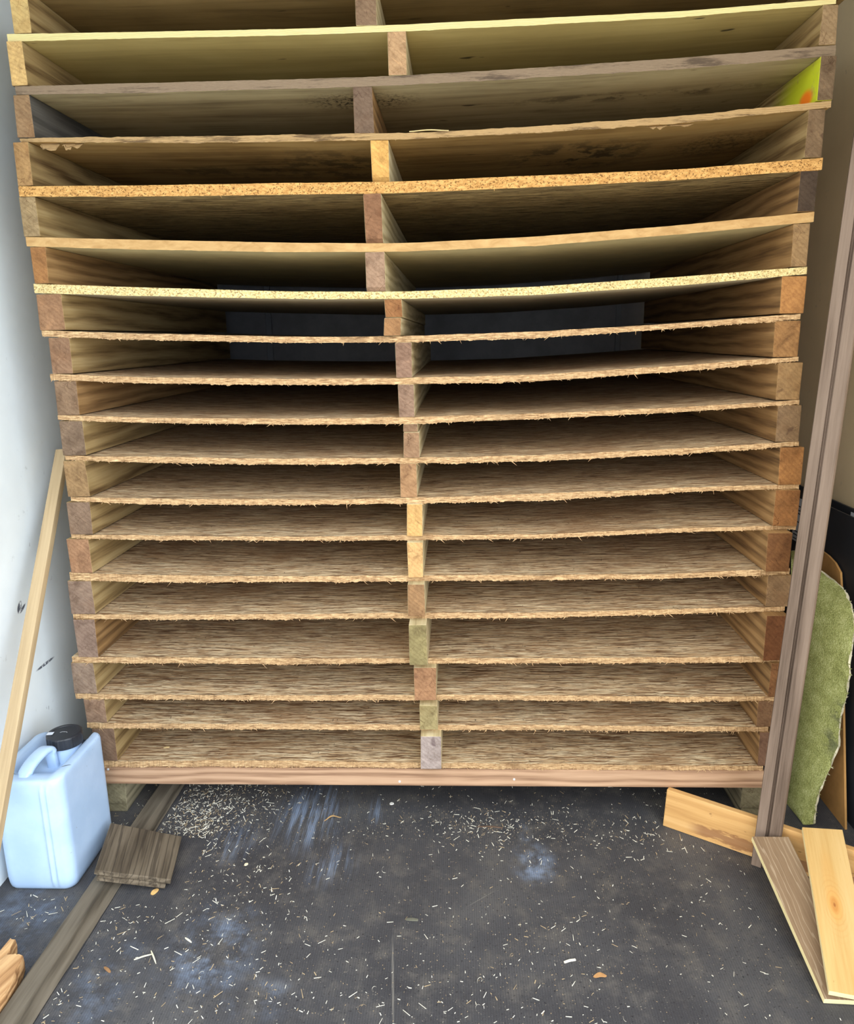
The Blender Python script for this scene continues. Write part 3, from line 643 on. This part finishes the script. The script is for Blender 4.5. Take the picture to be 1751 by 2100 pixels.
# split block at the lower left
SPLIT = wood('split_softwood', srgb(120, 84, 50), srgb(176, 132, 88), srgb(206, 166, 118), 'X', 14, 1, .85, bumpy=.7)
def splinter_block(name, outline, z, label):
    n = 26; vs, fs = [], []
    top = []; rs = random.Random(5)
    for i in range(len(outline)):
        a, b = Vector(outline[i]), Vector(outline[(i + 1) % len(outline)])
        for q in range(6): top.append(a.lerp(b, q / 6) + Vector((rs.uniform(-.002, .002), rs.uniform(-.002, .002))))
    N = len(top)
    for k, (zz, s) in enumerate(((.0006, 1.0), (z * .5, 1.03), (z * .9, 1.0), (z, .97))):
        c = sum(top, Vector((0, 0))) / N
        for p in top:
            q = c + (p - c) * s; vs.append((q.x + rs.uniform(-.001, .001), q.y + rs.uniform(-.001, .001), zz + (rs.uniform(-.0015, .0015) if k else 0)))
    for k in range(3):
        for j in range(N): a, b = k * N + j, k * N + (j + 1) % N; fs.append((a, b, b + N, a + N))
    fs += [tuple(range(N))[::-1], tuple(3 * N + j for j in range(N))]
    o = from_py(name, vs, fs, SPLIT); local_frame(o, (-1.07, -.66, .02), (.25, .9, 0), (1, 0, 0)); return tag(o, label, 'wood offcut')
splinter_block('split_timber', [(-1.024, -.79), (-1.033, -.66), (-1.052, -.590), (-1.090, -.592), (-1.096, -.545), (-1.112, -.54), (-1.112, -.82)], .048, 'split rough softwood block on the floor in the lower left corner')

# pine board standing on its edge in front of the rack
def stain(M, c):
    v = M.obj(); n = M.noise(M.map(v, (14, 1, 60)), 1.0, 4, .7)
    z = M.math('ADD', M.comp(v, 2), M.math('MULTIPLY', M.math('SUBTRACT', n, .5), .055))
    a = M.math('MULTIPLY', M.mask(z, -.012, -.020), M.mask(z, -.052, -.044))
    a = M.math('MULTIPLY', a, M.mask(M.comp(v, 0), -.26, -.2))
    c = M.mix(M.math('MULTIPLY', a, .75), c, srgb(128, 84, 56))
    sp = M.noise(M.map(v, (30, 1, 55)), 1.0, 2, .5); return M.mix(M.math('MULTIPLY', M.mask(sp, .7, .76), .6), c, srgb(120, 84, 52))
def comp(s, v, i):
    n = s.n.new('ShaderNodeSeparateXYZ'); s.put(v, n.inputs[0]); return n.outputs[i]
Mat.comp = comp
OFFC = wood('aged_pine', srgb(176, 130, 76), srgb(200, 156, 98), srgb(212, 172, 118), 'X', 8, 1, .75, contrast=.6, extra=stain)
a, b = Vector((.612, -.013, .001)), Vector((1.150, -.361, .001)); n_ = Vector((-(b - a).y, (b - a).x, 0)).normalized() * .020; up = Vector((.006, 0, .124))
if n_.y < 0: n_ = -n_
board('pine_board', [a, b, b + n_, a + n_, a + up, b + up - Vector((0, 0, .004)), b + n_ + up - Vector((0, 0, .004)), a + n_ + up], OFFC,
      'aged orange pine board with a dark stain, standing on edge before the rack', 'wood board', b - a, n_, .0025)

# grooved moulding leaning at the right
MOUL = wood('grooved_brown_moulding', srgb(70, 55, 44), srgb(110, 93, 80), srgb(130, 112, 98), 'X', 7, 1.4, .75, contrast=.9)
A, B_ = Vector((.850, -.187, 0.0)), Vector((.984, -.087, 2.0)); d = (B_ - A)
d = d / d.z
wv = Vector((.0555, -.0355, .0)); tv = wv.cross(d).normalized(); tv = tv if tv.y > 0 else -tv
pr = [(-.5, .0), (-.5, -.014), (-.47, -.018), (-.10, -.018), (-.085, -.011), (-.045, -.0135), (.0, -.009), (.03, -.009), (.05, -.018), (.46, -.018), (.5, -.014), (.5, 0)]
vs, fs = [], []; ns = 24; R = len(pr); ztop = 2.4
for i in range(ns):
    c = A + d * (ztop * i / (ns - 1))
    for (u, t) in pr: vs.append(c + wv * u + tv * (t + .0))
for i in range(ns - 1):
    for q in range(R): p, r_ = i * R + q, i * R + (q + 1) % R; fs.append((p, r_, r_ + R, p + R))
fs += [tuple(range(R)), tuple((ns - 1) * R + q for q in range(R))[::-1]]
for v in vs: v.z = max(v.z, .0006)
o = from_py('moulding', vs, fs, MOUL); local_frame(o, A + d * .8, d, wv)
tag(o, 'tall grey-brown moulding with a groove down its middle, leaning into the gap right of the rack', 'moulding')

# carpet piece
def mat_carpet():
    M = Mat('green_carpet_pile', .95, .1); v = M.obj(); n = M.noise(v, 260, 3, .6); b = M.noise(v, 28, 4, .65); big = M.noise(v, 7, 3, .6)
    c = M.ramp(M.math('ADD', M.math('MULTIPLY', n, .6), M.math('MULTIPLY', b, .4)), [(.3, srgb(110, 114, 62)), (.5, srgb(162, 166, 102)), (.68, srgb(204, 206, 148))])
    for (y, z, ry, rz) in ((.02, .36, .05, .06), (.035, .26, .04, .06)):
        c = M.mix(M.math('MULTIPLY', M.math('MULTIPLY', M.ell(v, (1.13, y, z), (.5, ry, rz), .8), M.mask(b, .4, .55)), .7), c, srgb(66, 70, 56))
    M.bump(n, 1.0, .004); return M.done(c)
CARP = mat_carpet(); BACKING = mat_plain('carpet_backing', srgb(214, 206, 178), .9, .1)
CROWS = [((1.086, 0.36, 0.763), (1.087, 0.3, 0.78)), ((1.083, 0.34, 0.702), (1.155, 0.3, 0.714)), ((1.082, 0.33, 0.647), (1.173, 0.19, 0.694)), ((1.077, 0.31, 0.595), (1.165, 0.11, 0.667)), ((1.072, 0.29, 0.518), (1.151, 0.055, 0.612)), ((1.07, 0.27, 0.407), (1.139, 0.035, 0.513)), ((1.067, 0.25, 0.313), (1.136, 0.025, 0.425)), ((1.062, 0.23, 0.237), (1.122, 0.02, 0.349)), ((1.056, 0.2, 0.148), (1.126, 0.02, 0.253)), ((1.047, 0.16, 0.049), (1.092, 0.01, 0.145)), ((1.032, 0.114, 0.001), (1.073, 0.01, 0.071)), ((1.038, 0.004, 0.001), (1.068, -0.003, 0.004))]
nu = 26; vs, fs, idx = [], [], []; rows = []
for i in range(len(CROWS) - 1):
    for q in range(5):
        t = q / 5; rows.append((Vector(CROWS[i][0]).lerp(Vector(CROWS[i + 1][0]), t), Vector(CROWS[i][1]).lerp(Vector(CROWS[i + 1][1]), t)))
rows.append((Vector(CROWS[-1][0]), Vector(CROWS[-1][1])))
rs = random.Random(3); NR = len(rows)
off = Vector((.007, .003, 0))
for lay in (0, 1):
    for i, (l, r_) in enumerate(rows):
        for j in range(nu):
            s = j / (nu - 1); p = l.lerp(r_, s); bul = math.sin(PI * s) * .014 * min(1, i / 12)
            p = p + Vector((-.9, -.35, 0)) * bul
            if j == nu - 1: p += Vector((rs.uniform(-.003, .003), rs.uniform(-.003, .003), rs.uniform(-.002, .002)))
            vs.append(p + off * lay)
for lay in (0, 1):
    for i in range(NR - 1):
        for j in range(nu - 1):
            a_ = lay * NR * nu + i * nu + j; f = (a_, a_ + 1, a_ + nu + 1, a_ + nu); fs.append(f if lay == 0 else f[::-1]); idx.append(lay)
def rim(seq):
    for a_, b_ in zip(seq, seq[1:]): fs.append((a_, b_, b_ + NR * nu, a_ + NR * nu)); idx.append(1)
rim([i * nu + nu - 1 for i in range(NR)]); rim([i * nu for i in range(NR)]); rim(list(range(nu))); rim([(NR - 1) * nu + j for j in range(nu)])
for _ in range(150):                                   # frayed tufts on the cut edge
    i = rs.randrange(4, NR); p = vs[i * nu + nu - 1]; L = rs.uniform(.003, .010); n = len(vs)
    dv = Vector((rs.uniform(.2, 1), rs.uniform(-.9, -.2), rs.uniform(-.7, .5))).normalized() * L
    vs += [p + Vector((0, 0, .0012)), p - Vector((0, 0, .0012)), p + Vector((.001, .001, 0)), p + dv]; fs += [(n, n + 1, n + 3), (n + 1, n + 2, n + 3), (n + 2, n, n + 3)]; idx += [0 if rs.random() < .6 else 1] * 3
o = from_py('carpet_piece', vs, fs, [CARP, BACKING], None, idx)
tag(o, 'ragged piece of green carpet standing behind the moulding right of the rack', 'carpet')

# brown sheet behind it
HARD = mat_plain('brown_hardboard', srgb(176, 132, 78), .8, .2, .12, 14)
F0, F1 = Vector((1.151, -.024, .001)), Vector((1.200, .25, .697)); bk = Vector((.004, .34, 0))
bm = bmesh.new()
ol = [F0, F0.lerp(F1, .97) , F1 + Vector((.001, .012, .022)), F1 + Vector((.001, .05, .042)), F1 + Vector((.002, .10, .052)), F1 + Vector((.003, .22, .06)), F0 + bk + Vector((0, .2, 0))]
th = Vector((.0065, 0, 0))
va = [bm.verts.new(p) for p in ol]; vb = [bm.verts.new(p + th) for p in ol]
bm.faces.new(va); bm.faces.new(vb[::-1])
for i in range(len(ol)): bm.faces.new((va[i], va[(i + 1) % len(ol)], vb[(i + 1) % len(ol)], vb[i]))
o = from_bm('hardboard_sheet', bm, HARD); tag(o, 'brown hardboard sheet with a clipped corner standing behind the green carpet', 'hardboard sheet')

# two black sheets leaning on the right wall
BLK = mat_plain('black_sheet', srgb(40, 42, 47), .5, .4, .2, 5)
def sheet(name, xb, xt, y0, y1, h, t, label):
    bm = hex_bm([(xb, y0, .001), (xb, y1, .001), (xb + t, y1, .001), (xb + t, y0, .001), (xt, y0, h), (xt, y1, h), (xt + t, y1, h), (xt + t, y0, h)], .001)
    o = from_bm(name, bm, BLK); return tag(o, label, 'black sheet')
SB = sheet('black_sheet', 1.178, 1.222, -.12, .50, .898, .006, 'nearer black sheet at the right edge, its plain face bare')
SA = sheet('black_sheet', 1.235, 1.262, .06, 1.05, .906, .008, 'rear black sheet leaning on the right wall with white printed labels')
INK = mat_plain('label_ink', srgb(40, 48, 62), .6, .2)
def on_sheet(y, z, off=.0008): return Vector((1.235 + .027 * z / .906 - off, y, z))
def label_patch(name, y0, y1, z0, z1, mat, off, parent):
    bm = hex_bm([on_sheet(y0, z0, off), on_sheet(y1, z0, off), on_sheet(y1, z0, off - .0005), on_sheet(y0, z0, off - .0005), on_sheet(y0, z1, off), on_sheet(y1, z1, off), on_sheet(y1, z1, off - .0005), on_sheet(y0, z1, off - .0005)])
    return from_bm(name, bm, mat, parent)
L1 = label_patch('printed_label', .640, .745, .700, .862, LABELW, .0012, SA); L1['label'] = 'white upright printed label'
for (y0, y1, z0, z1) in ((.70, .745, .830, .834), (.68, .74, .815, .819), (.655, .74, .803, .807), (.655, .66, .775, .807), (.655, .74, .772, .776), (.66, .70, .752, .755), (.66, .735, .735, .739), (.66, .735, .722, .726), (.69, .735, .708, .711)):
    label_patch('lettering', y0, y1, z0, z1, INK, .0018, L1)
L2 = label_patch('printed_label', .24, .352, .80, .895, LABELW, .0012, SA); L2['label'] = 'white printed label at the frame edge'
for (y0, y1, z0, z1) in ((.25, .335, .878, .883), (.25, .337, .856, .866), (.325, .337, .84, .866), (.25, .345, .836, .842)):
    label_patch('lettering', y0, y1, z0, z1, INK, .0018, L2)

# two short boards lying against the moulding
def fig(M, c):
    v = M.obj(); g = M.wave(M.map(v, (.12, 1, 1), (0, 0, .05)), 22, 'BANDS', 'Y', 12, 3, 1.6)
    c = M.mix(M.math('MULTIPLY', M.mask(g, .88, 1.0), .45), c, srgb(190, 170, 144)); c = M.mix(M.math('MULTIPLY', M.mask(g, .2, .0), .12), c, srgb(114, 90, 68)); return c
OAK = wood('brown_oak_face', srgb(128, 104, 80), srgb(150, 126, 100), srgb(164, 140, 114), 'X', 5, 1.2, .6, contrast=.2, extra=fig)
OAKE = mat_plain('pale_board_edge', srgb(236, 220, 166), .7, .3, .06)
def knot(M, c):
    v = M.obj()
    for (r, k, col) in (((.15, .022), .5, srgb(206, 160, 94)), ((.058, .021), .8, srgb(212, 160, 92)), ((.030, .011), .8, srgb(190, 130, 66)), ((.010, .004), .9, srgb(160, 98, 50))):
        c = M.mix(M.math('MULTIPLY', M.ell(v, (.05 if r[0] > .1 else -.004, .004, 0), (r[0], r[1], .1), .55), k), c, col)
    rg = M.wave(M.map(v, (.42, 1, 1), loc=(.002, -.004, 0)), 48, 'RINGS', 'Z', 1.5, 2, 3)
    c = M.mix(M.math('MULTIPLY', M.math('MULTIPLY', M.mask(rg, .6, .95), M.ell(v, (-.004, .004, 0), (.13, .040, .1), .9)), .45), c, srgb(196, 146, 82))
    sp = M.noise(M.map(v, (40, 120, 10)), 1.0, 2, .5); return M.mix(M.math('MULTIPLY', M.mask(sp, .74, .78), .6), c, srgb(150, 104, 60))
KNOT = wood('knotty_pale_pine', srgb(192, 154, 94), srgb(208, 174, 116), srgb(218, 188, 136), 'X', 6, 1, .6, contrast=.5, extra=knot)
def two_face_board(name, bl, br, tr, tl, t, face, edge, label):
    """corners of the upper face; t = thickness"""
    P = [Vector(p) for p in (bl, br, tr, tl)]; nrm = (P[1] - P[0]).cross(P[3] - P[0]).normalized(); nrm = nrm if nrm.z > 0 else -nrm
    bm = hex_bm([p - nrm * t for p in P] + P, .0008); bmesh.ops.recalc_face_normals(bm, faces=bm.faces[:])
    for f in bm.faces: f.material_index = 0 if f.normal.dot(nrm) > .8 else 1
    for v in bm.verts: v.co.z = max(v.co.z, .0006)
    o = from_bm(name, bm, [face, edge]); local_frame(o, sum(P, Vector()) / 4, P[3] - P[0], P[0] - P[1]); return tag(o, label, 'wood board')
two_face_board('oak_board', (.803, -.646, .016), (.899, -.650, .016), (0.8935, -.219, 0.1163), (0.7951, -.219, 0.1163), .015, OAK, OAKE,
               'short brown oak-faced board with pale edges, lying under the knotty pine board')
two_face_board('knotty_board', (.806, -.654, .046), (.900, -.676, .046), (1.026, -.236, .152), (.921, -.232, .156), .014, KNOT, OAKE,
               'short pale pine board with a large knot, topmost of the two boards at lower right')

# ------------------------------------------------------------------ sawdust, shavings and chips
SHAV = mat_plain('fresh_shavings', srgb(228, 222, 204), .8, .2, .15, 40)
SHAVT = mat_plain('tan_shavings', srgb(178, 156, 122), .8, .2, .2, 40)
DUST = mat_plain('grey_sawdust', srgb(140, 132, 120), .9, .1, .2, 40)
rs = random.Random(11)
def free(x, y):                     # bare floor only
    if x < -1.25 or x > 1.12 or y < -1.15: return False
    xc = -.976 + .017 * y
    if abs(x - xc) < .042: return False
    if x > .79 and y > -.68 and y < -.2: return False
    if x > .60 and abs(y - (-.013 - .647 * (x - .612))) < .03: return False
    if -1.27 < x < -1.05 and -.34 < y < -.05: return False
    if -1.07 < x < -.77 and -.37 < y < -.09: return False
    if x < -1.0 and y < -.50: return False
    if y > .03 and (x < -1.06 or x > .85): return False
    return True
def sliver(vs, fs, idx, x, y, L, w_, a, m, h=.0008, lift=0.0):
    ca, sa = math.cos(a), math.sin(a); n = len(vs)
    for (u, v) in ((-L / 2, -w_ / 2), (L / 2, -w_ / 2 * rs.uniform(.3, 1)), (L / 2, w_ / 2 * rs.uniform(.3, 1)), (-L / 2, w_ / 2)):
        vs.append((x + u * ca - v * sa, y + u * sa + v * ca, .0004 + (lift if u > 0 else 0)))
    for q in range(4): p = vs[n + q]; vs.append((p[0], p[1], p[2] + h))
    for f in ((3, 2, 1, 0), (4, 5, 6, 7), (0, 1, 5, 4), (1, 2, 6, 5), (2, 3, 7, 6), (3, 0, 4, 7)): fs.append(tuple(n + q for q in f)); idx.append(m)
def curl(vs, fs, idx, x, y, r, turns, w_, a, m):
    n0 = len(vs); K = 14; dx, dy = math.cos(a), math.sin(a)
    for k in range(K):
        t = k / (K - 1) * turns * 2 * PI; rr = r * (1 + .25 * k / K)
        cx, cz = x + dx * rr * math.sin(t) , .0006 + r * .35 + rr * .35 * -math.cos(t); cy = y + dy * rr * math.sin(t) + k * .0006
        cx += -dy * rr * math.cos(t) * .7; cy += dx * rr * math.cos(t) * .7
        vs.append((cx, cy, max(.0006, cz))); vs.append((cx - dy * w_ * .3, cy + dx * w_ * .3, max(.0006, cz) + w_))
    for k in range(K - 1): a_ = n0 + 2 * k; fs.append((a_, a_ + 2, a_ + 3, a_ + 1)); idx.append(m)
vs, fs, idx = [], [], []
CL = [(-.84, .06, .08, .13, 520), (-.80, -.02, .06, .06, 160), (-.90, .02, .05, .06, 70), (-.70, .10, .10, .06, 140), (-.815, -.15, .035, .035, 70), (.0, .0, .16, .05, 120), (.12, -.05, .12, .06, 70), (.75, -.08, .08, .06, 40), (.52, -.05, .07, .04, 60),
      (-.60, -.30, .07, .06, 45), (-.62, -.34, .10, .10, 40), (-.90, -.36, .05, .05, 40), (-.95, -.67, .02, .05, 40), (-.88, -.45, .06, .06, 30), (-.5, -.55, .12, .10, 45), (.0, -.66, .18, .06, 70), (.2, -.45, .1, .08, 40),
      (.30, -.10, .15, .10, 50), (-.72, -.60, .10, .08, 40), (-1.13, -.40, .07, .04, 25), (-1.02, .1, .04, .12, 50), (-.47, -.68, .15, .05, 40)]
for (cx, cy, sx, sy, k) in CL:
    for _ in range(k):
        x, y = rs.gauss(cx, sx), rs.gauss(cy, sy)
        if not free(x, y): continue
        L = min(.026, rs.lognormvariate(math.log(.0065), .6)); sliver(vs, fs, idx, x, y, L, rs.uniform(.0008, .0022), rs.uniform(0, PI), 0 if rs.random() < .7 else 1, .0007, rs.choice((0, 0, .001, .003)))
for _ in range(1250):
    x, y = rs.uniform(-1.2, 1.0), rs.uniform(-.8, .5)
    if not free(x, y): continue
    L = min(.02, rs.lognormvariate(math.log(.0045), .6)); sliver(vs, fs, idx, x, y, L, rs.uniform(.0007, .0020), rs.uniform(0, PI), 0 if rs.random() < .6 else 1, .0006, rs.choice((0, 0, 0, .001)))
for _ in range(26): 
    x, y = rs.gauss(-.812, .026), rs.gauss(-.135, .03)
    if free(x, y): curl(vs, fs, idx, x, y, rs.uniform(.005, .012), rs.uniform(.4, 1.2), rs.uniform(.0012, .0022), rs.uniform(0, 2 * PI), 0)
for _ in range(30):
    x, y = rs.uniform(-.9, .8), rs.uniform(-.7, .3)
    if free(x, y): curl(vs, fs, idx, x, y, rs.uniform(.003, .008), rs.uniform(.3, .9), rs.uniform(.0008, .0015), rs.uniform(0, 2 * PI), rs.choice((0, 1)))
tag(from_py('wood_shavings', vs, fs, [SHAV, SHAVT], None, idx), 'pale wood shavings scattered over the dark floor', 'wood shavings', kind='stuff')
vs, fs, idx = [], [], []
for (cx, cy, sx, sy, k) in [(-.82, .06, .12, .13, 1700), (-.45, 0, .2, .14, 700), (.1, -.02, .2, .06, 700), (-.6, -.35, .2, .15, 500), (0, -.6, .4, .12, 900), (.4, -.2, .3, .25, 900), (-.9, -.35, .08, .15, 300), (.75, -.07, .08, .05, 250)]:
    for _ in range(k):
        x, y = rs.gauss(cx, sx), rs.gauss(cy, sy)
        if free(x, y): sliver(vs, fs, idx, x, y, rs.uniform(.001, .0035), rs.uniform(.0006, .0014), rs.uniform(0, PI), rs.choice((0, 0, 1)), .0005)
tag(from_py('sawdust', vs, fs, [DUST, SHAVT], None, idx), 'fine sawdust spread over the dark floor', 'sawdust', kind='stuff')

def chip(name, x, y, L, w_, a, col, label, cat='wood chip', bend=.15, point=.4, h=.002, curve=0.0):
    m = mat_plain(name + '_wood', col, .8, .2, .12, 60); n = 12; v_, f_ = [], []
    for i in range(n + 1):
        t = i / n; u = (t - .5) * L; ww = w_ / 2 * (point + (1 - point) * math.sin(PI * min(1, max(0, t))) ** .6); off = math.sin(PI * t) * L * curve
        z = .0006 + bend * L * (math.sin(PI * t) ** 2) * .3
        for (s, zz) in ((-1, 0), (1, 0), (1, h), (-1, h)): v_.append((u, off + s * ww, z + zz))
    for i in range(n):
        for q in range(4): p, r_ = i * 4 + q, i * 4 + (q + 1) % 4; f_.append((p, r_, r_ + 4, p + 4))
    f_ += [(0, 1, 2, 3), (n * 4 + 3, n * 4 + 2, n * 4 + 1, n * 4)]
    o = from_py(name, v_, f_, m); o.location = (x, y, 0); o.rotation_euler = (0, 0, a); return tag(o, label, cat)
chip('leaf', .320, -.579, .032, .013, .1, srgb(186, 140, 92), 'curled brown leaf lying on the floor in the lower middle right', 'leaf', .5, .1, .0008)
chip('wood_chip', -.842, -.322, .024, .015, 1.2, srgb(220, 176, 112), 'orange wood chip on the floor just below the square offcut')
chip('wood_splinter', .086, -.028, .078, .0055, -.05, srgb(104, 84, 70), 'dark brown splinter on the floor beneath the centre of the rack', 'splinter', .1, .3)
chip('straw_wisp', -.405, .005, .055, .006, .35, srgb(196, 158, 108), 'tan wisp of straw on the floor left of centre, close to the rack', 'straw', .5, .1, .001, .1)
chip('wood_chip', -.226, .088, .014, .012, .2, srgb(240, 236, 226), 'white wedge-shaped chip on the floor just under the base beam', point=.2)
chip('twig', -.131, -.412, .032, .007, -.05, srgb(104, 102, 88), 'short grey-green twig on the floor in the middle of the picture', 'twig', .1, .35, .004)
chip('wood_chip', .256, -.536, .030, .006, .3, srgb(238, 228, 206), 'long white chip on the floor to the left of the brown leaf', point=.8)
chip('wood_chip', -.854, -.585, .026, .007, -.6, srgb(150, 112, 76), 'brown bark-like chip on the floor beside the lower end of the batten')
chip('wood_splinter', -.757, -.545, .048, .0035, -.95, srgb(232, 222, 190), 'pale straight splinter, the right one of a crossed pair near the lower left', 'splinter', .1, .3)
chip('wood_splinter', -.783, -.545, .042, .0030, .45, srgb(232, 222, 190), 'pale splinter, the left one of a crossed pair near the lower left', 'splinter', .1, .3)
chip('wood_splinter', -.69, -.49, .026, .004, -.6, srgb(238, 228, 200), 'pale pointed splinter up and right of the crossed pair', 'splinter', .1, .3)
chip('wood_chip', -.62, -.088-.12, .012, .009, .9, srgb(236, 222, 186), 'small cream triangular chip on the floor right of the square offcut', point=.15)

def on_shelf(o, z):
    o.location.z = z + .0006; return o
on_shelf(chip('wood_splinter', -.068, .004, .10, .006, .02, srgb(214, 186, 134), 'long tan splinter lying on the front edge of the torn plywood shelf', 'splinter', .08, .2), zt(3, -.068) + .0005)
on_shelf(chip('wood_chip', -.94, .075, .018, .008, .3, srgb(206, 180, 130), 'small tan chip lying on the lowest shelf at its left end', point=.3), zt(18, -.94))
